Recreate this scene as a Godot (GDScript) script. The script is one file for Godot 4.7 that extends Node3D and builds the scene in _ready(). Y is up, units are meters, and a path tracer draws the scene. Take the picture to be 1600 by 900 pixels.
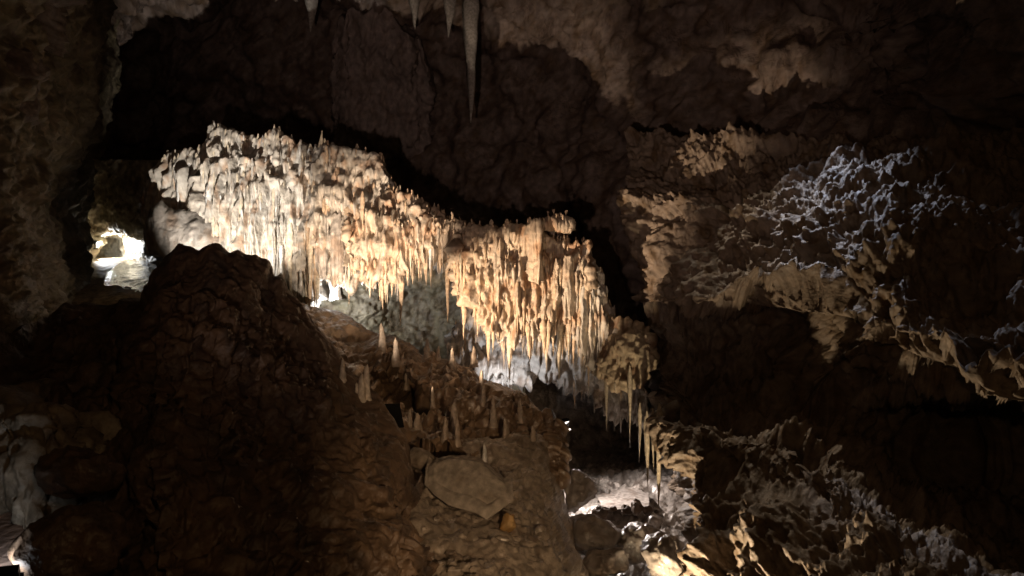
extends Node3D
# A show cave: flood-lit flowstone banks across a dark chamber.
const F := 1172.0                       # focal length in photograph pixels (vertical fov 42 degrees)
const EYE := Vector3(0, 1.6, 0)
var rng := RandomNumberGenerator.new()
var n_big: FastNoiseLite
var n_mid: FastNoiseLite
var n_fine: FastNoiseLite
var n_flute: FastNoiseLite
var n_scal: FastNoiseLite
var n_pop: FastNoiseLite
var n_tint: FastNoiseLite
var n_streak: FastNoiseLite
var M := {}
var spikes := []
var domes := []
var used := {}
var grid_pos := {}                      # name -> {pos, nor, nu, nv}

func P(x: float, y: float, d: float) -> Vector3:    # a point seen at a photograph pixel, d metres in front of the camera
	return EYE + Vector3((x - 800.0) / F * d, (450.0 - y) / F * d, -d)

func numbered(called: String) -> String:
	used[called] = used.get(called, -1) + 1
	return called if used[called] == 0 else "%s_%03d" % [called, used[called]]

func meta(o: Node, label: String, category: String, group := "") -> void:
	o.set_meta("label", label); o.set_meta("category", category)
	if group != "": o.set_meta("group", group)

func thing(called: String, at: Vector3, label: String, category: String, group := "") -> Node3D:
	var o := Node3D.new(); o.name = numbered(called); add_child(o); o.position = at
	meta(o, label, category, group)
	return o

func part(called: String, mesh: Mesh, m: Material, parent: Node3D) -> MeshInstance3D:
	var o := MeshInstance3D.new(); o.name = called; o.mesh = mesh; o.material_override = m
	parent.add_child(o, true)
	return o

func noise(type: int, freq: float, oct: int, sd: int, fractal := FastNoiseLite.FRACTAL_FBM) -> FastNoiseLite:
	var n := FastNoiseLite.new()
	n.noise_type = type; n.frequency = freq; n.fractal_octaves = oct; n.seed = sd
	n.fractal_type = fractal
	return n

# ---------------------------------------------------------------- relief
func relief(style: String, p: Vector3) -> float:
	match style:
		"flute":      # hanging flutes with sharp creases between them
			var a := absf(n_flute.get_noise_3d(p.x * 1.8, p.y * 0.1, p.z * 1.8))
			var led := n_mid.get_noise_3d(p.x * 0.5, p.y * 1.2, p.z * 0.5)
			return n_big.get_noise_3dv(p) * 0.4 + a * 0.75 + led * 0.16 + n_fine.get_noise_3d(p.x, p.y * 0.3, p.z) * 0.14
		"ledge":      # rough tiers: short flutes, pits and crusts
			var a2 := absf(n_flute.get_noise_3d(p.x * 1.6, p.y * 0.2, p.z * 1.6))
			var led2 := n_mid.get_noise_3d(p.x * 0.8, p.y * 1.4, p.z * 0.8)
			var pit := n_scal.get_noise_3d(p.x * 2.2, p.y * 1.6, p.z * 2.2)
			return n_big.get_noise_3dv(p) * 0.4 + a2 * 0.55 + led2 * 0.32 + pit * 0.14 + n_fine.get_noise_3d(p.x, p.y * 0.5, p.z) * 0.17
		"scallop":    # dissolution hollows between sharp ridges
			var w := Vector3(n_mid.get_noise_3dv(p), n_mid.get_noise_3dv(p + Vector3(31, 7, 3)), 0) * 0.7
			var s := n_scal.get_noise_3d((p.x + w.x) * 0.62, (p.y + w.y) * 0.85, p.z * 0.62)
			var s2 := n_scal.get_noise_3d((p.x + w.y) * 1.9, (p.y + w.x) * 2.2, p.z * 1.9)
			return n_big.get_noise_3dv(p) * 0.9 + s * 0.8 + s2 * 0.27 + n_mid.get_noise_3dv(p * 1.5) * 0.24 + n_fine.get_noise_3dv(p) * 0.13
		"popcorn":    # knobbly crust
			var k := n_pop.get_noise_3dv(p)
			return n_big.get_noise_3dv(p) * 0.4 + n_mid.get_noise_3dv(p) * 0.4 - k * 0.16 + n_fine.get_noise_3dv(p) * 0.1
		"rubble":     # broken ledges, stones and clay of many sizes
			var k2 := n_scal.get_noise_3d(p.x * 0.9 + n_mid.get_noise_3dv(p) * 0.6, p.y * 1.5, p.z * 0.9)
			var m2 := clampf(n_tint.get_noise_3dv(p * 0.5) * 2.0 + 0.5, 0, 1)
			return n_big.get_noise_3dv(p) * 0.7 + n_mid.get_noise_3dv(p) * 0.35 + (n_pop.get_noise_3dv(p * 0.45) * -0.3 + k2 * 0.5) * m2 + n_fine.get_noise_3dv(p * 0.8) * (0.12 + 0.2 * m2)
		"smooth":
			return n_big.get_noise_3dv(p) * 0.3 + n_mid.get_noise_3dv(p * 0.6) * 0.1 + n_fine.get_noise_3dv(p) * 0.025
		"vault":      # ceiling: broad domes with broken edges
			var s3 := n_scal.get_noise_3d(p.x * 0.28, p.y * 0.4, p.z * 0.28)
			return n_big.get_noise_3dv(p * 0.6) * 1.5 - s3 * 1.1 + n_mid.get_noise_3dv(p) * 0.55 + n_fine.get_noise_3dv(p) * 0.09
	# rubble and clay slopes
	return n_big.get_noise_3dv(p) * 0.75 + n_mid.get_noise_3dv(p * 0.7) * 0.5 + n_flute.get_noise_3dv(p) * 0.13 + n_fine.get_noise_3dv(p) * 0.2

func hue(pal: Array, p: Vector3) -> Color:            # stains: patches plus streaks that run down the stone
	var t := n_tint.get_noise_3dv(p) * 0.9 + n_streak.get_noise_3d(p.x, p.y * 0.12, p.z) * 0.55
	var c: Color = (pal[0] as Color).lerp(pal[1], clampf(0.5 + t, 0, 1))
	var s := n_tint.get_noise_3d(p.x * 2.1 + 50.0, p.y * 1.3, p.z * 2.1)
	return c.lerp(pal[2], clampf((s - 0.12) * 2.6, 0, 0.85))

# lines: for each u the points down the section; the sheet is displaced by the relief of its style
func sheet(key: String, lines: Array, nu: int, nv: int, style: String, amp: float, pal: Array, dents := [], crest := -1) -> ArrayMesh:
	var nc: int = lines.size()
	var nr: int = lines[0].size()
	var cum := PackedFloat32Array(); cum.resize(nr)
	for r in range(1, nr):
		var l := 0.0
		for c in nc: l += (lines[c][r] as Vector3).distance_to(lines[c][r - 1])
		cum[r] = cum[r - 1] + maxf(l / nc, 0.02)
	var base := PackedVector3Array(); base.resize(nu * nv)
	var col := PackedVector3Array(); col.resize(nr)
	var seg := PackedInt32Array(); seg.resize(nv)
	var fr := PackedFloat32Array(); fr.resize(nv)
	for j in nv:
		var t := cum[nr - 1] * j / (nv - 1.0)
		var r := 0
		while r < nr - 2 and cum[r + 1] < t: r += 1
		seg[j] = r; fr[j] = clampf((t - cum[r]) / (cum[r + 1] - cum[r]), 0, 1)
	for i in nu:
		var cu := (nc - 1.0) * i / (nu - 1.0)
		var c0 := mini(int(cu), nc - 2)
		var f := cu - c0
		for r in nr:
			var a: Vector3 = lines[maxi(c0 - 1, 0)][r]; var b: Vector3 = lines[c0][r]
			var d: Vector3 = lines[c0 + 1][r]; var e: Vector3 = lines[mini(c0 + 2, nc - 1)][r]
			col[r] = b.cubic_interpolate(d, a, e, f).lerp(b.lerp(d, f), 0.5)
		for j in nv:
			var r := seg[j]
			var lin := col[r].lerp(col[r + 1], fr[j])
			base[i * nv + j] = col[r].cubic_interpolate(col[r + 1], col[maxi(r - 1, 0)], col[mini(r + 2, nr - 1)], fr[j]).lerp(lin, 0.5)
	var pos := PackedVector3Array(); pos.resize(nu * nv)
	var cols := PackedColorArray(); cols.resize(nu * nv)
	var nor := PackedVector3Array(); nor.resize(nu * nv)
	for i in nu:
		var i0 := maxi(i - 2, 0) * nv
		var i1 := mini(i + 2, nu - 1) * nv
		for j in nv:
			var k := i * nv + j
			var p := base[k]
			var n := (base[i1 + j] - base[i0 + j]).cross(base[i * nv + mini(j + 2, nv - 1)] - base[i * nv + maxi(j - 2, 0)])
			n = n.normalized()
			nor[k] = n
			var h := relief(style, p) * amp
			if crest >= 0:                  # the crest keeps its own outline
				h *= clampf(0.22 + (seg[j] + fr[j] - crest) * 0.55, 0.22, 1.0)
			var q := p - n * h
			for dn in dents:
				var w: float = (p - (dn[0] as Vector3)).length() / dn[1]
				if w < 1.0:
					w = 1.0 - w * w
					q.z -= dn[2] * w * w * (3.0 - 2.0 * w)
			pos[k] = q
			cols[k] = hue(pal, q)
	var idx := PackedInt32Array(); idx.resize((nu - 1) * (nv - 1) * 6)
	var w := 0
	for i in nu - 1:
		for j in nv - 1:
			var k := i * nv + j
			idx[w] = k; idx[w + 1] = k + nv; idx[w + 2] = k + 1
			idx[w + 3] = k + 1; idx[w + 4] = k + nv; idx[w + 5] = k + nv + 1
			w += 6
	var arr := []; arr.resize(Mesh.ARRAY_MAX)
	arr[Mesh.ARRAY_VERTEX] = pos; arr[Mesh.ARRAY_COLOR] = cols; arr[Mesh.ARRAY_INDEX] = idx
	var st := SurfaceTool.new()
	st.create_from_arrays(arr)
	st.generate_normals()
	grid_pos[key] = {"pos": pos, "nor": nor, "nu": nu, "nv": nv, "cum": cum}
	return st.commit()

# a mass of stone with a front face, a top that runs back and an underside: cols = [x, y_top, y_bottom, depth_top, depth_bottom]
func bank_lines(cols: Array, back: float, drop: float, bulge: float, rag: float, ragf: float, fine := 4) -> Array:
	var lines := []
	var nc := cols.size()
	var count := (nc - 1) * fine + 1
	var raw := []
	for i in count:
		var c := mini(i / fine, nc - 2)
		var f := float(i - c * fine) / fine
		var v := []
		for k in 5: v.append(lerpf(cols[c][k], cols[c + 1][k], f))
		raw.append(v)
	for e in [-1, 0, 1]:
		for i in (range(count) if e == 0 else [0 if e < 0 else count - 1]):
			var v: Array = raw[i]
			var x: float = v[0]; var d0: float = v[3]; var d1: float = v[4]
			var top: float = v[1] + n_fine.get_noise_2d(x * ragf, 3.7) * rag
			var ext := 0.0 if e == 0 else back
			var a := P(x, top, d0) ; var b := P(x, v[2], d1)
			var line := []
			line.append(P(x, top, d0) + Vector3(0, -drop - 0.8, -back - 0.2))
			line.append(P(x, top, d0) + Vector3(0, -drop, -back))
			line.append(a + Vector3(0, -drop * 0.18, -back * 0.35 - ext))
			line.append(a + Vector3(0, 0, -ext))
			for t in [0.12, 0.35, 0.62, 0.88]:
				line.append(a.lerp(b, t) + Vector3(0, 0, bulge * sin(t * PI) - ext))
			line.append(b + Vector3(0, 0, -ext))
			line.append(b + Vector3(0, 0.15, -back * 0.35 - ext))
			line.append(b + Vector3(0, 0.3, -back - 0.2))
			lines.append(line)
	return lines

func bank(called: String, cols: Array, back: float, drop: float, bulge: float, rag: float, ragf: float, nu: int, nv: int, style: String, amp: float, pal: Array, m: Material, label: String, category: String, group := "", body := "stone_body", dents := []) -> Node3D:
	var t := thing(called, Vector3.ZERO, label, category, group)
	part(body, sheet(t.name, bank_lines(cols, back, drop, bulge, rag, ragf), nu, nv, style, amp, pal, dents, 3), m, t)
	return t

func rows_to_lines(rows: Array) -> Array:            # rows = [y, [x...], [d...]] from top to bottom
	var lines := []
	for c in rows[0][1].size():
		var l := []
		for r in rows: l.append(P(r[1][c], r[0], r[2][c]))
		lines.append(l)
	return lines

func structure(called: String, mesh: Mesh, m: Material) -> MeshInstance3D:
	var o := part(numbered(called), mesh, m, self)
	o.set_meta("kind", "structure")
	return o

# ---------------------------------------------------------------- spikes
func spike_mesh(sd: int, sides: int, rings: int, blunt: float, knob: float, taper := true) -> ArrayMesh:   # unit stalactite: hangs from y=0 to y=-1, radius 1 at the root
	var r := RandomNumberGenerator.new(); r.seed = sd
	var st := SurfaceTool.new(); st.begin(Mesh.PRIMITIVE_TRIANGLES)
	var ox := 0.0; var oz := 0.0
	var ringpts := []
	for k in rings + 1:
		var t := float(k) / rings
		var rad := pow(1.0 - t, blunt) * (0.82 + 0.18 * pow(1.0 - t, 4.0)) + 0.07 * (1.0 - t)
		rad *= smoothstep(-0.06, 0.2, t) if taper else 1.0
		rad *= 1.0 + knob * r.randf_range(-1, 1)
		if k == rings: rad = 0.03
		ox += r.randf_range(-0.09, 0.09); oz += r.randf_range(-0.09, 0.09)
		var ring := []
		for s in sides:
			var a := TAU * s / sides
			var rr := rad * (1.0 + 0.16 * sin(a * 3.0 + sd) + 0.1 * r.randf_range(-1, 1))
			ring.append(Vector3(cos(a) * rr + ox * t, -t, sin(a) * rr + oz * t))
		ringpts.append(ring)
	for k in rings:
		for s in sides:
			var s1 := (s + 1) % sides
			for v in [ringpts[k][s], ringpts[k][s1], ringpts[k + 1][s], ringpts[k][s1], ringpts[k + 1][s1], ringpts[k + 1][s]]: st.add_vertex(v)
	st.index(); st.generate_normals()
	return st.commit()

func hang(parent: Node3D, at: Vector3, length: float, radius: float, m: Material, called := "stalactite") -> MeshInstance3D:
	var o := part(called, spikes[rng.randi() % spikes.size()], m, parent)
	o.transform = Transform3D(Basis(Vector3.UP, rng.randf() * TAU).scaled_local(Vector3(radius, length, radius)), at - parent.position)
	return o

# rows of stalactites over the front of a bank, rooted in its surface
func fringe(t: Node3D, count: int, v0: float, v1: float, lmin: float, lmax: float, rmin: float, rmax: float, mats: Array, u0 := 0.03, u1 := 0.97) -> void:
	var g: Dictionary = grid_pos[String(t.name)]
	for n in count:
		var i := int(lerpf(u0, u1, rng.randf()) * (g.nu - 1))
		var j := int(lerpf(v0, v1, rng.randf()) * (g.nv - 1))
		var p: Vector3 = g.pos[i * g.nv + j]
		var k := pow(rng.randf(), 2.6)
		var r := lerpf(rmin, rmax, k) * rng.randf_range(0.8, 1.2)
		hang(t, p + Vector3(0, 0.14, -r * 0.45), lerpf(lmin, lmax, k) * rng.randf_range(0.7, 1.2), r, mats[rng.randi() % mats.size()])

func footing(key: String, px: float, py: float, fallback: Vector3) -> Vector3:   # the point of a built surface that carries a thing seen at this spot
	var g: Dictionary = grid_pos[key]
	var pos: PackedVector3Array = g.pos
	var best := fallback
	var near := 1e9
	for k in range(0, pos.size(), 2):
		var q := pos[k] - EYE
		if q.z > -4.0: continue
		var ex := q.x / -q.z * F + 800.0 - px
		if absf(ex) > 5.0: continue
		var ey := 450.0 - q.y / -q.z * F - py
		if absf(ey) > 5.0: continue
		if -q.z < near: near = -q.z; best = pos[k]
	return best

func stalagmite(px: float, ytop: float, ybot: float, d: float, wpx: float, m: Material, label: String, group := "", ground := "stalagmite_slope") -> Node3D:
	var b := footing(ground, px, ybot, P(px, ybot, d))
	d = -b.z
	var h := (ybot - ytop) / F * d
	var r := wpx * 0.62 / F * d
	var t := thing("stalagmite", b, label, "stalagmite", group)
	var o := part("shaft", domes[rng.randi() % domes.size()], m, t)
	o.transform = Transform3D(Basis(Vector3.RIGHT, PI).rotated(Vector3.UP, rng.randf() * TAU).scaled_local(Vector3(r, h + 0.12, r)), Vector3(0, -0.12, 0))
	return t

func boulder(called: String, at: Vector3, size: Vector3, sd: int, rough: float, facets: int, pal: Array, m: Material, label: String, turn := Basis.IDENTITY, category := "boulder", group := "") -> Node3D:
	var r := RandomNumberGenerator.new(); r.seed = sd
	var planes := []
	for k in facets:
		planes.append([Vector3(r.randfn(), r.randfn(), r.randfn()).normalized(), r.randf_range(0.55, 0.85)])
	var nu := 56; var nv := 36
	var pos := PackedVector3Array(); var cols := PackedColorArray(); var idx := PackedInt32Array()
	for j in nv + 1:
		for i in nu:
			var th := PI * j / nv; var ph := TAU * i / nu
			var n := Vector3(sin(th) * cos(ph), cos(th), sin(th) * sin(ph))
			var q := n
			for pl in planes:
				var dd: float = q.dot(pl[0])
				if dd > pl[1]: q -= (pl[0] as Vector3) * (dd - pl[1]) * 0.92
			q = turn * (q * size)
			q += n * (n_mid.get_noise_3dv(q * 1.3 + at) * 0.4 + n_fine.get_noise_3dv(q + at) * 0.22) * rough
			pos.append(q); cols.append(hue(pal, q + at))
	for j in nv:
		for i in nu:
			var a := j * nu + i; var b := j * nu + (i + 1) % nu
			for v in [a, a + nu, b, b, a + nu, b + nu]: idx.append(v)
	var arr := []; arr.resize(Mesh.ARRAY_MAX)
	arr[Mesh.ARRAY_VERTEX] = pos; arr[Mesh.ARRAY_COLOR] = cols; arr[Mesh.ARRAY_INDEX] = idx
	var st := SurfaceTool.new(); st.create_from_arrays(arr); st.generate_normals()
	var t := thing(called, at, label, category, group)
	part("stone_body", st.commit(), m, t)
	return t

# ---------------------------------------------------------------- lamps
func flood_lamp(at: Vector3, aim: Vector3, color: Color, energy: float, angle: float, soft: float, size: float, label: String, glow := 2.0, top_door := 0.0, right_door := 0.0) -> Node3D:
	var t := thing("flood_lamp", at, label, "lamp")
	var dir := (aim - at).normalized()
	var bs := Basis.looking_at(dir, Vector3.UP)
	var st := SurfaceTool.new()
	var hb := BoxMesh.new(); hb.size = Vector3(0.22, 0.15, 0.08)
	var h := part("housing", hb, M.metal, t); h.transform = Transform3D(bs, -dir * 0.07)
	for k in 5:
		var fb := BoxMesh.new(); fb.size = Vector3(0.008, 0.12, 0.035)
		var f := part("cooling_fin", fb, M.metal, t); f.transform = Transform3D(bs, -dir * 0.127 + bs.x * (k - 2) * 0.04)
	var gb := BoxMesh.new(); gb.size = Vector3(0.18, 0.11, 0.006)
	var gm := StandardMaterial3D.new(); gm.albedo_color = Color(0.8, 0.8, 0.8); gm.emission_enabled = true; gm.emission = color; gm.emission_energy_multiplier = glow
	var g := part("lens", gb, gm, t); g.transform = Transform3D(bs, -dir * 0.026)
	var br := BoxMesh.new(); br.size = Vector3(0.03, 0.22, 0.012)
	for s in [-1, 1]:
		var b := part("bracket_arm", br, M.metal, t); b.position = bs.x * 0.128 * s - dir * 0.07 + Vector3(0, -0.1, 0)
	var fo := BoxMesh.new(); fo.size = Vector3(0.3, 0.02, 0.12)
	var ft := part("foot_plate", fo, M.metal, t); ft.position = -dir * 0.07 + Vector3(0, -0.215, 0)
	if top_door > 0.0:                  # added barn doors, there only to keep the beam off the ceiling
		var tb := BoxMesh.new(); tb.size = Vector3(0.7, 0.004, 0.12 / tan(deg_to_rad(top_door)))
		var td := part("added_barn_door", tb, M.metal, t); td.transform = Transform3D(bs, bs.y * 0.12 + dir * tb.size.z * 0.5)
	if right_door > 0.0:  # added side door, trims spill onto the neighbouring wall
		var rb := BoxMesh.new(); rb.size = Vector3(0.004, 0.5, 0.15 / tan(deg_to_rad(right_door)))
		var rd := part("added_barn_door", rb, M.metal, t); rd.transform = Transform3D(bs, bs.x * 0.15 + dir * rb.size.z * 0.5 - bs.y * 0.14)
	var l := SpotLight3D.new(); l.name = "beam"; t.add_child(l)
	l.transform = Transform3D(bs, dir * 0.01)
	l.light_color = color; l.light_energy = energy; l.spot_angle = angle; l.spot_angle_attenuation = soft
	l.light_size = size; l.spot_range = 60.0; l.spot_attenuation = 2.0; l.shadow_enabled = true
	return t

# ---------------------------------------------------------------- materials
func tex(type: int, freq: float, oct: int, sd: int, lo: float, hi: float, normal := false, strength := 6.0) -> NoiseTexture2D:
	var t := NoiseTexture2D.new(); t.width = 512; t.height = 512; t.seamless = true; t.generate_mipmaps = true
	t.noise = noise(type, freq, oct, sd)
	if normal:
		t.as_normal_map = true; t.bump_strength = strength
	else:
		var g := Gradient.new(); g.set_color(0, Color(lo, lo, lo)); g.set_color(1, Color(hi, hi, hi)); t.color_ramp = g
	return t

func stone(rough: float, spec: float, bump: float, scale: float, vertex := true, tint := Color.WHITE) -> StandardMaterial3D:
	var m := StandardMaterial3D.new()
	m.vertex_color_use_as_albedo = vertex
	m.albedo_color = tint.linear_to_srgb()
	m.albedo_texture = M.t_grain
	m.normal_enabled = true; m.normal_texture = M.t_bump; m.normal_scale = bump
	m.roughness_texture = M.t_wet; m.roughness = rough; m.metallic_specular = spec
	m.uv1_triplanar = true; m.uv1_world_triplanar = true; m.uv1_scale = Vector3.ONE * scale
	return m

func make_materials() -> void:
	M.t_grain = tex(FastNoiseLite.TYPE_SIMPLEX, 0.012, 6, 11, 0.62, 1.0)
	M.t_bump = tex(FastNoiseLite.TYPE_SIMPLEX, 0.018, 6, 12, 0, 1, true, 9.0)
	M.t_wet = tex(FastNoiseLite.TYPE_SIMPLEX, 0.008, 4, 13, 0.55, 1.0)
	M.flow = stone(0.85, 0.4, 0.8, 0.55)
	M.rock = stone(0.85, 0.45, 1.0, 0.45)
	M.clay = stone(0.75, 0.5, 0.9, 0.5)
	M.wet = stone(0.42, 0.6, 0.9, 0.5)
	M.sand = stone(0.95, 0.3, 0.5, 0.8)
	M.s_warm = stone(0.85, 0.4, 0.6, 1.1, false, Color(0.64, 0.47, 0.32))
	M.s_tan = stone(0.85, 0.4, 0.6, 1.1, false, Color(0.55, 0.41, 0.28))
	M.s_cream = stone(0.8, 0.45, 0.6, 1.1, false, Color(0.66, 0.56, 0.42))
	M.s_grey = stone(0.85, 0.4, 0.6, 1.1, false, Color(0.46, 0.42, 0.37))
	M.s_white = stone(0.5, 0.5, 0.5, 1.1, false, Color(0.76, 0.74, 0.7))
	M.s_wet = stone(0.35, 0.6, 0.5, 1.1, false, Color(0.36, 0.29, 0.22))
	M.s_mud = stone(0.6, 0.5, 0.8, 1.1, false, Color(0.42, 0.33, 0.25))
	M.s_brown = stone(0.8, 0.45, 0.6, 1.1, false, Color(0.2, 0.14, 0.095))
	var me := StandardMaterial3D.new(); me.albedo_color = Color(0.09, 0.09, 0.09); me.roughness = 0.5; me.metallic = 0.4; M.metal = me
	var wa := StandardMaterial3D.new(); wa.albedo_color = Color(0.05, 0.055, 0.05); wa.roughness = 0.06; wa.metallic_specular = 0.6
	wa.normal_enabled = true; wa.normal_texture = M.t_bump; wa.normal_scale = 0.5; wa.uv1_triplanar = true; wa.uv1_world_triplanar = true; wa.uv1_scale = Vector3.ONE * 0.9
	M.water = wa

# palettes: main, second, stain (linear base colours)
var WARM := [Color(0.60, 0.46, 0.33), Color(0.56, 0.47, 0.37), Color(0.44, 0.26, 0.15)]
var PALE := [Color(0.54, 0.50, 0.44), Color(0.60, 0.53, 0.44), Color(0.50, 0.34, 0.23)]
var GREY := [Color(0.40, 0.37, 0.33), Color(0.46, 0.41, 0.36), Color(0.30, 0.22, 0.16)]
var CREAM := [Color(0.60, 0.50, 0.35), Color(0.50, 0.39, 0.26), Color(0.24, 0.13, 0.07)]
var BROWN := [Color(0.20, 0.13, 0.08), Color(0.26, 0.17, 0.10), Color(0.12, 0.08, 0.055)]
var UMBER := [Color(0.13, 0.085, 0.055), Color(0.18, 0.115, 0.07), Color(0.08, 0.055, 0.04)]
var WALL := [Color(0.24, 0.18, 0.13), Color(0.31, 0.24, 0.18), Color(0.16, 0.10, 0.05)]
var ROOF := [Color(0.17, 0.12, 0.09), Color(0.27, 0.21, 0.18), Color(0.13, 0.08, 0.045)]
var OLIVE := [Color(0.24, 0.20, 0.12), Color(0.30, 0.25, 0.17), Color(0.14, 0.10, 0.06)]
var FLOOR := [Color(0.32, 0.26, 0.20), Color(0.40, 0.33, 0.26), Color(0.20, 0.15, 0.11)]
var SAND := [Color(0.46, 0.34, 0.20), Color(0.50, 0.38, 0.24), Color(0.36, 0.27, 0.16)]

func _ready() -> void:
	rng.seed = 4711
	# ---- camera, air, exposure
	var cam := Camera3D.new(); cam.name = "camera"; add_child(cam)
	cam.position = EYE; cam.fov = 42.0; cam.near = 0.05; cam.far = 200.0; cam.current = true
	var we := WorldEnvironment.new(); we.name = "environment"; add_child(we)
	var env := Environment.new(); we.environment = env
	env.background_mode = Environment.BG_COLOR; env.background_color = Color.BLACK
	env.tonemap_mode = Environment.TONE_MAPPER_LINEAR; env.tonemap_exposure = 1.0
	env.sdfgi_enabled = true; env.ssao_enabled = true; env.ssil_enabled = true
	n_big = noise(FastNoiseLite.TYPE_SIMPLEX, 0.22, 3, 1)
	n_mid = noise(FastNoiseLite.TYPE_SIMPLEX, 0.8, 4, 2)
	n_fine = noise(FastNoiseLite.TYPE_SIMPLEX, 4.0, 3, 3)
	n_flute = noise(FastNoiseLite.TYPE_SIMPLEX, 1.5, 3, 4)
	n_scal = noise(FastNoiseLite.TYPE_CELLULAR, 1.0, 2, 5)
	n_scal.cellular_return_type = FastNoiseLite.RETURN_DISTANCE
	n_pop = noise(FastNoiseLite.TYPE_CELLULAR, 7.0, 2, 6)
	n_pop.cellular_return_type = FastNoiseLite.RETURN_DISTANCE
	n_tint = noise(FastNoiseLite.TYPE_SIMPLEX, 0.7, 3, 7)
	n_streak = noise(FastNoiseLite.TYPE_SIMPLEX, 2.6, 3, 8)
	make_materials()
	for k in 10: spikes.append(spike_mesh(k + 1, 8, 10, 0.72 + 0.05 * k, 0.1))
	for k in 5: domes.append(spike_mesh(k + 40, 10, 11, 0.30 + 0.05 * k, 0.13, false))
	lamps()
	print("setting"); setting()
	print("curtain"); curtain()
	print("slopes"); slopes()
	print("details"); details()

func lamps() -> void:
	flood_lamp(P(318, 500, 15.4), P(376, 318, 20), Color(1.0, 0.96, 0.91), 88.0, 25.0, 0.6, 0.04, "unseen flood lamp behind the dark ridge lighting the pale fluted drapery", 2.0, 15.5)  # unseen, set low behind the ridge to light the drapery
	flood_lamp(P(398, 545, 15.0), P(596, 356, 19.6), Color(1.0, 0.89, 0.78), 72.0, 22.0, 0.5, 0.04, "unseen flood lamp behind the dark ridge lighting the rough pale block", 2.0, 13.0)  # unseen, placed to light the block and the bank beside it
	flood_lamp(P(535, 640, 14.9), P(820, 440, 18.8), Color(1.0, 0.88, 0.75), 112.0, 24.0, 0.5, 0.03, "unseen flood lamp behind the ridge shoulder lighting the broad orange bank", 2.0, 11.5, 17.5)  # not in view, lights the orange bank from the left
	flood_lamp(P(602, 676, 14.3), P(545, 325, 19.8), Color(1.0, 0.91, 0.81), 62.0, 25.0, 0.7, 0.04, "added fill lamp at the foot of the ridge for the middle of the flowstone", 2.0, 11.0)  # added fill, softens the shaded sides of the flowstone
	flood_lamp(P(792, 622, 19.0), P(810, 530, 20.3), Color(0.96, 0.97, 1.0), 5.0, 62.0, 0.7, 0.03, "unseen small lamp behind the slope crest lighting the grey rock wall")  # unseen, put here to light the grey wall and the crest rim
	flood_lamp(P(505, 490, 19.9), P(545, 435, 20.8), Color(0.95, 0.97, 1.0), 9.0, 75.0, 0.6, 0.03, "unseen small lamp behind the slope lighting the yellow flowstone pocket")  # out of view, lights the calcite and the back of the arch
	flood_lamp(P(152, 380, 25.3), P(204, 398, 25.8), Color(0.96, 0.98, 1.0), 15.0, 86.0, 0.3, 0.05, "unseen lamp lighting the far niche")  # unseen source for the bright niche and its path
	flood_lamp(P(1080, -60, 18.6), P(1310, 320, 15.6), Color(0.82, 0.88, 1.0), 105.0, 16.0, 1.0, 0.03, "unseen cool lamp out of view above lighting the scalloped wall", 2.0, 0.0, 11.0)  # out of view overhead, rakes the scalloped crest
	flood_lamp(P(955, -70, 20.0), P(1160, 390, 16.4), Color(1.0, 0.93, 0.83), 60.0, 16.0, 1.0, 0.03, "unseen neutral lamp out of view above lighting the left of the scalloped wall")  # out of view overhead, reaches the wall left of the cool beam
	flood_lamp(P(1025, 1035, 13.5), P(1200, 680, 14.4), Color(1.0, 0.89, 0.73), 30.0, 64.0, 0.8, 0.05, "unseen warm lamp out of view below lighting the overhanging wall")  # out of view underneath, grazes the wall edges and long stalactites
	flood_lamp(P(885, 662, 20.1), P(970, 800, 19.0), Color(1.0, 0.95, 0.92), 24.0, 65.0, 0.7, 0.05, "unseen lamp behind the brown lump lighting the lower chamber")  # unseen, placed to light the lower chamber floor
	flood_lamp(P(10, 890, 6.6), P(60, 700, 8.0), Color(0.95, 0.97, 1.0), 0.4, 65.0, 0.6, 0.05, "glaring lamp beside the path under the pale rock", 30.0)
	flood_lamp(Vector3(2.2, 0.5, -0.6), P(735, 800, 12.0), Color(1.0, 0.84, 0.66), 60.0, 15.5, 1.0, 0.08, "unseen lamp on the viewing platform lighting the floor stones")  # out of view beside the camera, lights the slab and stones
	flood_lamp(Vector3(-1.6, 0.5, -0.8), P(800, 60, 20.0), Color(1.0, 0.86, 0.80), 52.0, 32.0, 1.0, 0.1, "added fill lamp on the viewing platform aimed at the ceiling")  # added fill near the camera, lifts the dim ceiling
	flood_lamp(Vector3(0.7, 2.9, 0.4), P(900, 480, 15.0), Color(1.0, 0.80, 0.58), 6.0, 70.0, 0.8, 0.15, "added dim amber fill lamp above the viewing platform")  # added fill behind the viewer, faint warm light over everything

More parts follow.
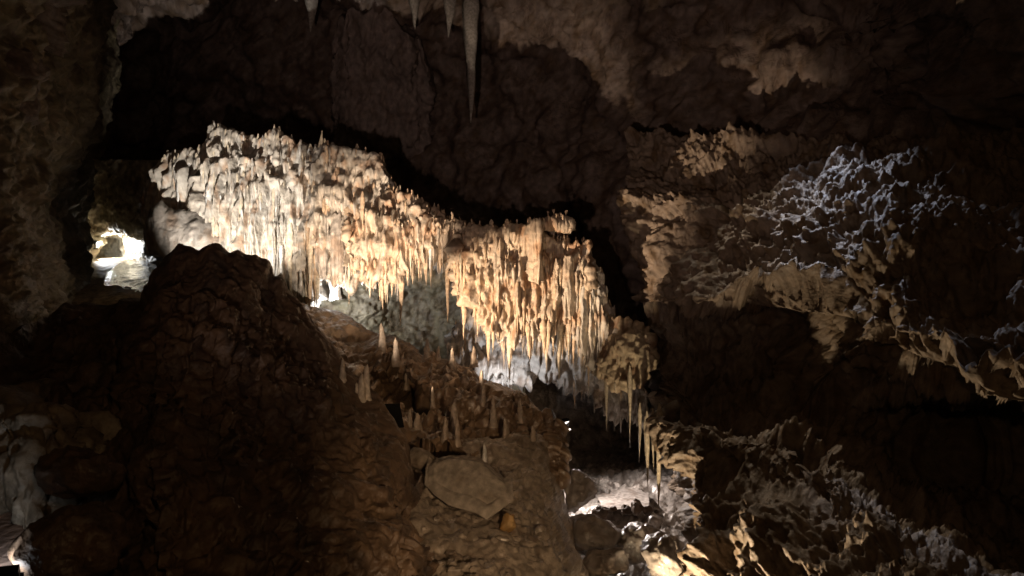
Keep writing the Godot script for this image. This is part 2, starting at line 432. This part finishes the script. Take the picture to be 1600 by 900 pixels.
func setting() -> void:
	var cx := [-700, -150, 80, 230, 380, 530, 690, 850, 1000, 1200, 1400, 1620, 2300]
	structure("cave_ceiling", sheet("ceiling", rows_to_lines([
		[-2500, cx, [1.6, 1.6, 1.6, 1.6, 1.6, 1.6, 1.6, 1.6, 1.6, 1.6, 1.6, 1.6, 1.6]],
		[-700, cx, [5, 5, 5, 5, 5, 5, 5, 5, 5, 5, 5, 5, 5]],
		[-200, cx, [8, 9, 14, 18, 20, 20, 20, 20, 19, 17, 14, 10, 8]],
		[0, cx, [9, 12, 22, 28, 29, 28, 27, 25.5, 23.5, 21.5, 20, 14, 9]],
		[120, cx, [10, 13, 25, 31, 31, 30, 29, 28, 25, 21.5, 20, 15, 10]],
		[220, cx, [10, 14, 29, 33, 32, 31, 30, 29, 26, 21.5, 18.5, 15.5, 10]],
		[340, cx, [10, 17, 33, 34, 32, 31, 30, 29, 26, 21.5, 18.5, 16, 10]],
		[480, cx, [10, 19, 34, 34, 32, 31, 30, 29, 27, 22, 20, 17, 10]],
		[640, cx, [10, 19, 34, 34, 32, 31, 31, 30, 29, 24, 22, 18, 10]],
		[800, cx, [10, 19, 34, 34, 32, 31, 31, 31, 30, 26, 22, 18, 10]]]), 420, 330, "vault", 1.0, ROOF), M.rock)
	# right wall: lit crest, lip over a dark hollow, lower block
	structure("cave_wall", sheet("right_wall", rows_to_lines([
		[180, [965, 1050, 1120, 1200, 1300, 1400, 1500, 1620, 1900], [22, 21, 20, 19, 18, 17, 16, 15, 13]],
		[300, [965, 1050, 1120, 1200, 1300, 1400, 1500, 1620, 1900], [20.3, 18.8, 17.6, 16.6, 15.2, 14.3, 13.8, 13, 11]],
		[390, [965, 1050, 1120, 1200, 1300, 1400, 1500, 1620, 1900], [19.8, 18.2, 17.0, 15.8, 14.3, 13.3, 12.8, 12, 10]],
		[475, [970, 1050, 1120, 1190, 1300, 1400, 1500, 1620, 1900], [19.4, 17.7, 16.4, 15.2, 13.7, 12.7, 12, 11.2, 9.4]],
		[505, [985, 1050, 1120, 1200, 1300, 1400, 1500, 1620, 1900], [19.6, 18.8, 18.4, 16.9, 13.6, 12.5, 11.8, 10.9, 9.2]],
		[570, [995, 1050, 1120, 1210, 1290, 1390, 1500, 1620, 1900], [19.6, 18.6, 18.0, 17.3, 14.2, 12.5, 11.6, 10.6, 9.0]],
		[625, [1000, 1050, 1120, 1200, 1300, 1390, 1480, 1620, 1900], [19.4, 16.9, 16.2, 15.8, 15.3, 13.0, 11.7, 10.5, 9.0]],
		[652, [998, 1000, 1090, 1200, 1300, 1400, 1500, 1620, 1900], [22, 16.2, 15.3, 14.8, 14.8, 15.0, 13.5, 10.8, 9.0]],
		[705, [1040, 1042, 1120, 1220, 1310, 1400, 1500, 1620, 1900], [22, 16.0, 14.9, 14.0, 13.8, 14.6, 15.5, 14.0, 10]],
		[760, [1066, 1068, 1130, 1220, 1310, 1400, 1500, 1620, 1900], [22, 15.6, 14.9, 13.9, 13.0, 12.8, 13.2, 13, 10]],
		[830, [1072, 1074, 1130, 1220, 1310, 1400, 1500, 1620, 1900], [22, 15.0, 14.0, 13.0, 12.2, 11.6, 11.4, 11, 9]],
		[930, [1045, 1047, 1130, 1220, 1310, 1400, 1500, 1620, 1900], [21, 14.4, 13.0, 12.0, 11, 10.5, 10, 9.5, 8]],
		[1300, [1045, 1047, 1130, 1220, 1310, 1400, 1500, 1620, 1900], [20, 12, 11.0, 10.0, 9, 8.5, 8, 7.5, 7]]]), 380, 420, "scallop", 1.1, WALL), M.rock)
	# left wall beside the passage
	structure("cave_wall", sheet("left_wall", rows_to_lines([
		[-300, [-900, -200, 40, 120, 150], [5, 8, 12, 17, 24]],
		[100, [-900, -200, 40, 148, 176], [5, 9, 14, 19, 25]],
		[250, [-900, -200, 40, 118, 140], [5, 9, 14, 19.5, 25]],
		[380, [-900, -200, 30, 105, 140], [5, 9, 13.5, 19.5, 25.5]],
		[460, [-900, -200, 30, 110, 130], [5, 8.5, 12.8, 18.5, 25]],
		[560, [-900, -200, 30, 110, 130], [5, 8, 12, 18, 25]],
		[900, [-900, -200, 30, 110, 130], [4.5, 7.5, 12, 17, 25]]]), 150, 220, "mud", 0.7, OLIVE), M.rock)
	# niche of the far passage
	structure("cave_wall", sheet("niche", rows_to_lines([
		[250, [90, 140, 190, 240, 300], [22, 23, 23, 22.5, 22]],
		[330, [90, 140, 190, 235, 300], [23.5, 24.2, 23.8, 23, 22]],
		[358, [100, 150, 190, 226, 290], [25, 25.2, 24.2, 23.4, 22]],
		[366, [110, 155, 190, 222, 280], [26, 27, 27, 25.2, 22.3]],
		[390, [110, 155, 190, 222, 280], [26, 27.2, 27.2, 25, 22.4]],
		[420, [110, 155, 190, 225, 280], [26, 27, 27, 25, 22.4]],
		[470, [110, 155, 190, 225, 280], [26, 27, 27, 25, 22.4]]]), 120, 140, "mud", 0.45, [Color(0.5, 0.45, 0.33), Color(0.42, 0.36, 0.25), Color(0.25, 0.18, 0.1)]), M.rock)
	structure("path", sheet("passage_path", [
		[P(60, 402, 27), P(60, 420, 23), P(40, 470, 18), P(20, 580, 14.6)], [P(130, 401, 27), P(130, 420, 23), P(125, 470, 18), P(120, 580, 14.6)],
		[P(200, 401, 27), P(200, 420, 23), P(205, 470, 18), P(210, 580, 14.6)], [P(270, 402, 26), P(270, 420, 23), P(290, 470, 18), P(300, 580, 14.6)]], 110, 130, "mud", 0.12, SAND), M.sand)
	structure("water", sheet("pool", [
		[P(168, 424, 22.4), P(164, 440, 20.4), P(158, 458, 18.9)], [P(196, 410, 24.2), P(196, 432, 21), P(196, 458, 18.9)],
		[P(226, 408, 24.2), P(230, 432, 21), P(232, 458, 18.9)], [P(244, 414, 23.2), P(250, 436, 20.6), P(255, 458, 18.9)]], 60, 60, "mud", 0.07, [Color(0.3, 0.3, 0.28), Color(0.3, 0.3, 0.28), Color(0.2, 0.2, 0.2)]), M.water)
	# the ground and the rest of the chamber round the viewer
	structure("ground", sheet("ground", [
		[Vector3(-40, -5, 20), Vector3(-40, -5, -1), Vector3(-40, -10, -7), Vector3(-40, -10, -45)], [Vector3(-6, -1.8, 20), Vector3(-6, -2.4, -1), Vector3(-6, -10, -7), Vector3(-6, -10, -45)],
		[Vector3(6, -1.8, 20), Vector3(6, -2.4, -1), Vector3(6, -10, -7), Vector3(6, -10, -45)], [Vector3(40, -5, 20), Vector3(40, -5, -1), Vector3(40, -10, -7), Vector3(40, -10, -45)]], 90, 90, "mud", 1.0, UMBER), M.clay)
	var shell := []
	for i in 25:
		var a := TAU * i / 24.0
		var l := []
		for j in 9:
			var b := -PI / 2 + PI * j / 8.0
			l.append(Vector3(sin(a) * cos(b) * 34.0, 2.0 + sin(b) * 20.0, -12.0 + cos(a) * cos(b) * 34.0))
		shell.append(l)
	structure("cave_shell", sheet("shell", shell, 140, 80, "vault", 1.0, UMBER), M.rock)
	var deck := BoxMesh.new(); deck.size = Vector3(5, 0.2, 3.0)
	var pl := structure("viewing_path", deck, M.sand); pl.position = Vector3(0, -0.1, 0.6)

func curtain() -> void:
	var g := "lit flowstone formations across the chamber"
	var a := bank("fused_flowstone", [[228, 292, 375, 21.6, 21.2], [250, 256, 375, 21.2, 20.8], [262, 240, 385, 20.9, 20.5], [285, 234, 385, 20.7, 20.3], [300, 232, 385, 20.6, 20.2], [328, 232, 390, 20.6, 20.3]],
		1.2, 0.4, 0.2, 6, 0.3, 110, 150, "flute", 0.5, PALE, M.flow, "pale grey flowstone columns at the end beside the passage", "flowstone", g)
	fringe(a, 30, 0.35, 0.55, 0.5, 1.5, 0.05, 0.13, [M.s_cream, M.s_grey, M.s_white])
	bank("flowstone_boulder", [[232, 330, 400, 20.2, 19.8], [240, 322, 400, 20.0, 19.6], [252, 318, 400, 19.9, 19.4], [275, 330, 400, 19.8, 19.3], [312, 330, 400, 19.9, 19.4], [345, 345, 410, 20.2, 19.6]],
		1.0, 0.6, 0.3, 6, 0.2, 90, 70, "smooth", 1.0, GREY, M.flow, "smooth grey bulging stone at the foot of the pale columns", "rock")
	var b := bank("flowstone_drapery", [[322, 236, 400, 20.7, 20.2], [328, 200, 400, 20.5, 20.0], [345, 198, 405, 20.4, 19.9], [374, 206, 410, 20.4, 19.8], [388, 216, 415, 20.4, 19.7], [412, 212, 440, 20.3, 19.7], [430, 200, 450, 20.2, 19.7], [440, 214, 460, 20.2, 19.7], [470, 222, 470, 20.1, 19.8], [486, 234, 470, 20.0, 19.9]],
		2.2, 0.8, 0.25, 9, 0.35, 210, 260, "flute", 0.75, PALE, M.flow, "tall fluted pale drapery with a jagged crest and small spire", "flowstone", g)
	fringe(b, 210, 0.32, 0.72, 0.35, 2.6, 0.022, 0.14, [M.s_cream, M.s_cream, M.s_grey, M.s_grey, M.s_white])
	hang_up(b, 335, 188, 204, 20.45, 7, M.s_grey)
	hang_up(b, 347, 196, 208, 20.45, 6, M.s_grey)
	hang_up(b, 428, 199, 216, 20.25, 12, M.s_grey)
	var c := bank("flowstone_block", [[462, 226, 400, 20.3, 19.9], [482, 232, 420, 20.1, 19.7], [495, 226, 440, 20.0, 19.6], [520, 228, 440, 19.9, 19.6], [550, 234, 440, 19.8, 19.6], [590, 240, 430, 19.8, 19.6], [600, 268, 420, 19.9, 19.6], [615, 290, 410, 20.0, 19.7], [630, 305, 400, 20.1, 19.7]],
		2.4, 0.8, 0.3, 9, 0.35, 200, 230, "ledge", 0.8, PALE, M.flow, "rough pale block with a lone spire on its flat top", "flowstone", g)
	fringe(c, 190, 0.34, 0.72, 0.2, 1.5, 0.02, 0.11, [M.s_cream, M.s_tan, M.s_warm, M.s_grey])
	hang_up(c, 501, 203, 236, 20.0, 10, M.s_cream)
	hang_up(c, 512, 218, 236, 20.2, 9, M.s_grey)
	var d := bank("stalactite_bank", [[545, 310, 415, 19.7, 19.2], [575, 304, 425, 19.6, 19.1], [610, 298, 430, 19.6, 19.1], [640, 308, 402, 19.6, 19.2], [660, 320, 396, 19.6, 19.3], [680, 324, 392, 19.6, 19.3], [700, 340, 396, 19.6, 19.3], [732, 352, 420, 19.6, 19.3]],
		2.5, 0.8, 0.3, 10, 0.4, 190, 170, "ledge", 0.8, WARM, M.flow, "orange stalactite bank overhanging the dark arch", "flowstone", g)
	fringe(d, 210, 0.34, 0.68, 0.2, 1.3, 0.02, 0.10, [M.s_warm, M.s_warm, M.s_tan, M.s_cream])
	fringe(d, 70, 0.66, 0.74, 0.25, 0.9, 0.02, 0.085, [M.s_warm, M.s_tan, M.s_cream])
	for s in [[585, 405, 452, 10], [597, 405, 462, 11], [612, 400, 464, 15], [637, 405, 447, 8], [566, 405, 436, 12], [555, 400, 430, 10], [673, 385, 427, 10], [688, 385, 426, 12], [650, 385, 421, 8]]:
		hang(d, P(s[0], s[1], 19.1), (s[2] - s[1]) / F * 19.1, s[3] * 0.5 / F * 19.1, M.s_warm if s[0] != 673 else M.s_white)
	var e := bank("stalactite_bank", [[715, 350, 440, 19.3, 19.2], [735, 354, 480, 19.1, 19.0], [770, 352, 520, 18.9, 18.9], [800, 352, 530, 18.8, 18.9], [840, 350, 530, 18.8, 18.9], [870, 380, 525, 18.8, 18.8], [895, 378, 530, 18.8, 18.8], [922, 378, 535, 18.9, 18.8]],
		2.5, 0.8, 0.3, 10, 0.4, 230, 240, "ledge", 0.85, WARM, M.flow, "broad orange bank of crowded stalactites beside the tall column", "flowstone", g)
	fringe(e, 175, 0.32, 0.72, 0.2, 1.5, 0.02, 0.11, [M.s_warm, M.s_warm, M.s_warm, M.s_tan, M.s_cream])
	fringe(e, 70, 0.70, 0.78, 0.3, 1.0, 0.02, 0.1, [M.s_warm, M.s_warm, M.s_tan])
	for s in [[849, 500, 556, 16], [857, 500, 553, 12], [825, 505, 541, 12], [912, 500, 574, 15], [905, 495, 560, 10]]:
		hang(e, P(s[0], s[1], 18.5), (s[2] - s[1]) / F * 18.5, s[3] * 0.5 / F * 18.5, M.s_warm)
	var f := bank("fused_flowstone", [[824, 350, 425, 18.6, 18.6], [832, 344, 440, 18.35, 18.35], [841, 342, 446, 18.3, 18.3], [849, 344, 440, 18.45, 18.45]],
		0.7, 0.3, 0.1, 5, 0.4, 50, 110, "flute", 0.22, WARM, M.flow, "tall smooth orange column standing proud of the stalactite bank", "flowstone")
	var f2 := bank("flowstone_block", [[853, 336, 360, 18.7, 18.6], [862, 340, 362, 18.6, 18.5], [878, 338, 366, 18.6, 18.5], [892, 340, 358, 18.7, 18.6]],
		1.0, 0.3, 0.1, 6, 0.5, 60, 60, "ledge", 0.3, WARM, M.flow, "small orange block with a fringe of drips on the bank's crest", "flowstone")
	fringe(f2, 22, 0.5, 0.72, 0.12, 0.35, 0.03, 0.05, [M.s_warm, M.s_tan])
	var h := bank("flowstone_drapery", [[895, 386, 520, 19.2, 18.7], [918, 384, 560, 18.9, 18.5], [928, 408, 570, 18.8, 18.4], [940, 430, 570, 18.8, 18.4], [945, 470, 570, 18.8, 18.5], [962, 490, 575, 18.8, 18.5]],
		1.6, 0.6, 0.2, 8, 0.4, 110, 180, "flute", 0.55, PALE, M.flow, "narrow pale drapery on the right end of the orange bank", "flowstone", g)
	fringe(h, 90, 0.34, 0.74, 0.3, 1.6, 0.02, 0.09, [M.s_cream, M.s_tan, M.s_grey])
	var k := bank("popcorn_flowstone", [[935, 500, 590, 18.7, 18.3], [955, 490, 605, 18.5, 18.0], [975, 500, 608, 18.3, 17.8], [1000, 508, 600, 18.2, 17.8], [1014, 512, 560, 18.3, 18.0]],
		1.5, 0.5, 0.3, 10, 0.4, 130, 150, "popcorn", 0.8, CREAM, M.flow, "knobbly cream crust hanging at the right end of the flowstone", "flowstone")
	fringe(k, 24, 0.55, 0.74, 0.15, 0.5, 0.03, 0.06, [M.s_cream, M.s_tan])
	var i2 := bank("grey_flowstone", [[706, 520, 590, 20.4, 19.8], [722, 492, 600, 20.4, 19.8], [745, 478, 612, 20.4, 19.8], [800, 478, 605, 20.4, 20.2], [860, 490, 590, 20.4, 20.6], [920, 520, 620, 20.3, 20.8], [965, 560, 655, 20.2, 20.6], [1010, 590, 660, 20.2, 20.4]],
		2.0, 0.5, 0.1, 14, 0.35, 220, 150, "ledge", 0.75, GREY, M.flow, "grey flowstone wall under the orange bank", "flowstone")
	fringe(i2, 130, 0.36, 0.72, 0.15, 0.9, 0.02, 0.08, [M.s_grey, M.s_grey, M.s_tan])
	for q in [[392, 268, 372, 19.95, 11, PALE, "broad smooth pale drapery fold on the fluted wall"], [352, 290, 380, 20.1, 9, PALE, "white drapery fold near the passage end of the fluted wall"], [447, 300, 398, 19.8, 12, PALE, "thick fused column in the middle of the pale flowstone"], [505, 345, 436, 19.55, 9, GREY, "ringed grey column over the white calcite"], [527, 335, 440, 19.5, 10, GREY, "thick ringed grey column beside the yellow pocket"], [778, 372, 470, 18.7, 9, WARM, "fused orange column left of the tall smooth one"], [888, 400, 500, 18.55, 9, WARM, "fused orange column right of the tall smooth one"]]:
		var x: float = q[0]; var w: float = q[4]; var dd: float = q[3]
		bank("fused_flowstone", [[x - w, q[1] + 8, q[2] - 16, dd + 0.12, dd + 0.12], [x - w * 0.5, q[1], q[2] - 4, dd - 0.06, dd - 0.04], [x + w * 0.4, q[1] - 3, q[2], dd - 0.08, dd - 0.05], [x + w, q[1] + 6, q[2] - 12, dd + 0.12, dd + 0.12]],
			0.5, 0.1, 0.06, 4, 0.3, 40, 110, "flute", 0.2, q[5], M.flow, q[6], "flowstone")
	# back of the dark arch
	structure("cave_wall", sheet("arch_wall", rows_to_lines([
		[380, [420, 520, 600, 680, 760, 820], [20.6, 21.4, 22, 22, 21.5, 20.8]],
		[440, [420, 520, 600, 680, 760, 820], [20.8, 22.0, 22.6, 22.6, 22, 21]],
		[500, [420, 520, 600, 680, 760, 820], [20.8, 21.8, 22.6, 22.6, 22, 21]],
		[570, [420, 520, 600, 680, 760, 820], [20.5, 21.2, 21.8, 21.8, 21.4, 21]],
		[640, [420, 520, 600, 680, 760, 820], [20, 20.5, 21, 21, 21, 21]]]), 150, 110, "mud", 0.6, OLIVE), M.rock)

func hang_up(t: Node3D, px: float, ytop: float, ybot: float, d: float, w: float, m: Material) -> void:   # a spire growing up from a bank
	var o := part("spire", spikes[rng.randi() % 4], m, t)
	var r := w * 0.5 / F * d
	o.transform = Transform3D(Basis(Vector3.RIGHT, PI).scaled_local(Vector3(r, (ybot - ytop) / F * d, r)), P(px, ybot, d))

func slopes() -> void:
	# dark ridge in front, its crest black against the lit stone
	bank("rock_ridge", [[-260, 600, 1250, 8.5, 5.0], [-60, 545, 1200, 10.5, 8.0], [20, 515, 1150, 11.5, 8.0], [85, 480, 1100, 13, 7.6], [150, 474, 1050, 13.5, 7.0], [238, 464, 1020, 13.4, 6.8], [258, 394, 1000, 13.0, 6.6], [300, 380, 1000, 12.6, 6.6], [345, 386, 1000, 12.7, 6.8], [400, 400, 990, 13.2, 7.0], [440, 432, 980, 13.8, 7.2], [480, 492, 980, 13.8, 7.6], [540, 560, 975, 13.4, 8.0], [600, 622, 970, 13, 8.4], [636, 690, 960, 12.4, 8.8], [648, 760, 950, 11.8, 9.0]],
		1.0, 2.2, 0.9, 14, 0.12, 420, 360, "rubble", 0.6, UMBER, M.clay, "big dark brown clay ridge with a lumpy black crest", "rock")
	bank("stalagmite_slope", [[430, 452, 600, 19.0, 15], [520, 486, 660, 19.3, 15], [600, 522, 705, 19.4, 14.8], [660, 548, 716, 19.2, 14.6], [720, 570, 735, 18.8, 14.4], [790, 600, 752, 18.1, 14.6], [840, 632, 764, 17.4, 15.2], [868, 652, 750, 17.3, 15.8]],
		1.2, 1.8, 0.2, 10, 0.3, 300, 250, "rubble", 0.7, BROWN, M.wet, "wet brown slope studded with stalagmites under the dark arch", "rock", "", "stone_body",
		[[P(615, 600, 16.9), 0.75, 1.6], [P(640, 615, 16.5), 0.5, 1.2]])
	structure("cave_floor", sheet("mid_floor", rows_to_lines([
		[680, [560, 640, 720, 780, 840, 868], [15.6, 15.4, 15.2, 15.6, 16.5, 19]],
		[730, [560, 640, 720, 790, 848, 872], [13.6, 13.6, 13.8, 14.2, 15, 18]],
		[790, [560, 640, 720, 800, 858, 884], [12.0, 12.0, 12.2, 12.6, 13.6, 17]],
		[850, [560, 640, 720, 800, 868, 902], [10.8, 10.8, 11.0, 11.4, 12.4, 16]],
		[920, [560, 640, 720, 800, 890, 930], [9.8, 9.8, 10, 10.4, 11.4, 15]],
		[1100, [560, 640, 720, 800, 900, 950], [8, 8, 8.2, 8.6, 9.6, 13]]]), 230, 230, "rubble", 0.36, FLOOR), M.wet)
	structure("cave_floor", sheet("low_floor", rows_to_lines([
		[560, [780, 860, 930, 1000, 1080, 1200], [27, 27, 27, 27, 27, 27]],
		[690, [780, 860, 930, 1000, 1080, 1200], [25, 25, 25, 25, 25, 25]],
		[735, [780, 860, 930, 1000, 1080, 1200], [22, 21.5, 21.8, 22, 22, 22]],
		[790, [780, 860, 930, 1000, 1080, 1200], [19, 19.2, 19.4, 19.8, 20, 20]],
		[850, [780, 860, 930, 1000, 1080, 1200], [17, 17.2, 17.4, 17.6, 17.8, 18]],
		[940, [780, 860, 930, 1000, 1080, 1200], [15, 15.2, 15.4, 15.6, 15.8, 16]],
		[1200, [780, 860, 930, 1000, 1080, 1200], [12, 12, 12, 12, 12, 12]]]), 200, 220, "rubble", 0.45, [Color(0.42, 0.37, 0.33), Color(0.5, 0.44, 0.39), Color(0.14, 0.11, 0.09)]), M.wet)

func details() -> void:
	# long stalactites at the end of the flowstone
	for s in [[984, 596, 700, 17.6, 12], [1011, 668, 762, 16.6, 13], [1030, 656, 796, 16.2, 15], [1000, 655, 722, 17.0, 9], [1020, 664, 735, 16.5, 9]]:
		var t := thing("stalactite", P(s[0], s[1] - 26, s[3]), "long cream stalactite hanging beside the lower chamber", "stalactite", "long stalactites beside the lower chamber")
		hang(t, t.position, (s[2] - s[1] + 26) / F * s[3], s[4] * 0.5 / F * s[3], M.s_cream, "shaft")
	# ceiling
	bank("smooth_slab", [[522, 60, 235, 27.4, 30.4], [545, 20, 250, 26.6, 30.0], [590, 12, 255, 26.2, 29.8], [640, 40, 250, 26.6, 29.8], [672, 110, 235, 28.0, 30.0]],
		2.5, -1.5, 0.2, 26, 0.1, 110, 110, "mud", 0.7, [Color(0.36, 0.29, 0.26), Color(0.34, 0.28, 0.25), Color(0.3, 0.23, 0.19)], M.rock, "smooth mauve slab on the dark ceiling", "rock")
	for s in [[738, -30, 192, 25.0, 34, "long tapering stalactite hanging from the dark ceiling"], [486, -60, 52, 25.5, 46, "stubby pale stalactite on the ceiling left of the smooth slab"], [646, -60, 46, 25.0, 36, "blunt pale stalactite above the smooth slab"], [702, -50, 60, 25.0, 40, "broad hanging stone next to the long ceiling stalactite"]]:
		var t := thing("stalactite", P(s[0], s[1], s[3]), s[5], "stalactite")
		hang(t, t.position, (s[2] - s[1]) / F * s[3], s[4] * 0.5 / F * s[3], M.s_grey, "shaft")
	# stalagmites
	var gs := "stalagmites on the wet slope"
	for s in [[540, 556, 590, 13.4, 12, "slim tan stalagmite alone on the ridge shoulder"], [577, 565, 616, 13.4, 14, "tall pale stalagmite at the back of the trio"], [570, 580, 614, 13.2, 15, "stout pale stalagmite at the front of the trio"], [559, 593, 607, 13.2, 7, "tiny stub stalagmite of the trio"]]:
		stalagmite(s[0], s[1], s[2], s[3], s[4], M.s_cream, s[5], "", "rock_ridge")
	for s in [[622, 528, 566, 17.8, 11], [655, 640, 664, 15.9, 14], [643, 634, 660, 16.0, 8], [712, 622, 672, 16.3, 14], [718, 655, 690, 15.9, 10], [752, 596, 624, 17.2, 9], [636, 585, 606, 16.6, 9], [690, 650, 682, 15.5, 13], [786, 650, 684, 16, 12], [836, 660, 690, 16, 11], [610, 636, 660, 15.6, 12], [756, 574, 596, 17.8, 8], [771, 620, 660, 16.9, 11], [688, 536, 556, 18.6, 8], [706, 538, 566, 18.8, 10], [600, 500, 540, 18.6, 12], [672, 600, 630, 16.9, 7], [818, 620, 650, 17.0, 9], [740, 540, 566, 18.9, 10], [664, 525, 552, 19.0, 10]]:
		stalagmite(s[0], s[1], s[2], s[3], s[4], M.s_mud, "dull brown stalagmite on the slope under the arch", gs)
	stalagmite(752, 690, 740, 14.6, 13, M.s_white, "bright wet white stalagmite above the big slab")
	# floor stones
	bank("rock_slab", [[663, 736, 756, 13.0, 12.7], [678, 723, 774, 13.0, 12.4], [700, 717, 790, 13.0, 12.2], [745, 720, 803, 12.9, 12.0], [760, 731, 813, 12.8, 11.9], [784, 753, 796, 12.6, 12.1], [802, 770, 781, 12.5, 12.3]],
		0.5, 0.05, 0.06, 2, 0.2, 90, 90, "smooth", 0.35, [Color(0.42, 0.36, 0.30), Color(0.46, 0.40, 0.33), Color(0.33, 0.27, 0.21)], M.sand, "big angular tan slab leaning on the floor rubble", "boulder")
	boulder("amber_boulder", footing("mid_floor", 792, 822, P(792, 811, 11.4)) + Vector3(0, 0.1, 0.05), Vector3(0.17, 0.17, 0.15), 5, 0.12, 12, [Color(0.5, 0.30, 0.11), Color(0.54, 0.35, 0.15), Color(0.36, 0.19, 0.06)], M.clay, "small amber boulder at the corner of the tan slab")
	boulder("rock_lump", P(660, 718, 13.6), Vector3(0.42, 0.2, 0.3), 8, 0.15, 6, FLOOR, M.sand, "flat tan rock above the big slab")

	# lower chamber rubble
	var PINK := [Color(0.46, 0.40, 0.36), Color(0.52, 0.46, 0.41), Color(0.3, 0.24, 0.2)]
	for q in [[925, 835, 16.6, 0.75, 0.42, 31, "pale boulder under the brown lump"], [1000, 850, 16.4, 0.6, 0.4, 32, "pale boulder in the middle of the lower chamber"], [945, 880, 15.6, 0.5, 0.35, 33, "shiny pale boulder low in the lower chamber"], [1040, 875, 15.4, 0.55, 0.55, 34, "smooth pale rock against the foot of the overhanging wall"], [905, 770, 17.8, 0.45, 0.5, 35, "dark leaning rock beside the lit sand patch"], [1025, 815, 17.2, 0.16, 0.14, 36, "small white stone below the long stalactites"]]:
		boulder("chamber_boulder", P(q[0], q[1], q[2]), Vector3(q[3], q[4], q[3] * 0.8), q[5], 0.35, 8, PINK, M.wet, q[6])
	for q in [[958, 796, 18.3], [978, 797, 18.3], [996, 793, 18.2], [1012, 798, 18.2], [940, 800, 18.3]]:  # small dark rounded lumps in a row before the patch
		boulder("dark_lump", P(q[0], q[1], q[2]), Vector3(0.16, 0.15, 0.14) * (0.7 + fmod(q[0] * 0.37, 0.8)), int(q[0]), 0.22, 9, UMBER, M.clay, "small dark rounded lump in the row before the sand patch", Basis.IDENTITY, "stone", "row of dark rounded lumps in the lower chamber")
	structure("sand_patch", sheet("sand_patch", [
		[P(930, 772, 20.2), P(935, 780, 19.6), P(940, 792, 18.8)], [P(955, 762, 20.8), P(955, 778, 19.6), P(958, 796, 18.6)],
		[P(990, 761, 20.8), P(990, 778, 19.6), P(990, 796, 18.6)], [P(1012, 772, 20.2), P(1014, 780, 19.6), P(1014, 792, 18.8)]], 40, 40, "smooth", 0.3, PINK), M.sand)
	# bottom left: pale drip stone, dark boulders and the path by the lamp
	bank("drip_stone", [[-10, 600, 760, 9.2, 8.4], [18, 622, 780, 8.8, 8.0], [40, 640, 830, 8.5, 7.7], [58, 636, 812, 8.4, 7.8], [86, 640, 740, 8.6, 8.2], [112, 668, 720, 8.9, 8.6]],
		0.9, 0.4, 0.15, 14, 0.3, 90, 110, "flute", 0.5, [Color(0.34, 0.29, 0.22), Color(0.28, 0.22, 0.15), Color(0.14, 0.10, 0.06)], M.clay, "pale drip stone rising beside the glaring lamp", "flowstone")
	boulder("dark_boulder", P(128, 735, 7.7), Vector3(0.45, 0.3, 0.4), 61, 0.25, 5, UMBER, M.clay, "dark boulder against the pale drip stone")
	boulder("dark_boulder", P(118, 850, 7.0), Vector3(0.5, 0.36, 0.4), 62, 0.25, 5, UMBER, M.clay, "dark boulder right of the glaring lamp")
	structure("path", sheet("near_path", [
		[P(-160, 800, 8.6), P(-160, 850, 7.4), P(-160, 930, 6.4)], [P(-60, 795, 8.4), P(-60, 850, 7.4), P(-60, 930, 6.4)],
		[P(40, 785, 8.4), P(36, 850, 7.3), P(36, 930, 6.4)]], 40, 40, "smooth", 0.2, [Color(0.5, 0.36, 0.29), Color(0.5, 0.36, 0.29), Color(0.4, 0.3, 0.24)]), M.sand)
	bank("drip_stone", [[346, 545, 570, 11.6, 11.4], [356, 540, 610, 11.5, 11.0], [368, 560, 640, 11.4, 10.8], [382, 590, 668, 11.3, 10.7], [392, 600, 640, 11.4, 11.0]],
		0.5, 0.3, 0.1, 8, 0.4, 60, 100, "flute", 0.35, [Color(0.5, 0.46, 0.38), Color(0.44, 0.38, 0.28), Color(0.3, 0.24, 0.16)], M.flow, "small pale drip stone on the dark ridge", "flowstone")
	# calcite coloured white for the small lamp's hot glow under the yellow pocket, and more small stones on the floor
	for q in [[481, 412, 462, 20.3, 12], [527, 418, 468, 20.3, 13], [519, 432, 470, 20.5, 9]]:
		var t := thing("calcite_spire", P(q[0], q[2], q[3]), "calcite column coloured white for the glare of the unseen small lamp", "flowstone", "white calcite columns over the small lamp")
		var o := part("shaft", domes[rng.randi() % domes.size()], M.s_white, t)
		o.transform = Transform3D(Basis(Vector3.RIGHT, PI).scaled_local(Vector3(q[4] * 0.5, q[2] - q[1], q[4] * 0.5) / F * q[3]), Vector3.ZERO)
	for n in 26:
		var x := rng.randf_range(640, 850); var y := rng.randf_range(800, 895)
		var d := lerpf(12.2, 10.2, (y - 790) / 110.0)
		boulder("floor_stone", footing("mid_floor", x, y, P(x, y, d)), Vector3(1, 0.6, 0.8) * rng.randf_range(0.04, 0.16), 200 + n, 0.08, 9, FLOOR, M.wet, "loose tan stone on the floor below the slab", Basis(Vector3.UP, rng.randf() * TAU), "stone", "loose stones on the floor below the slab")
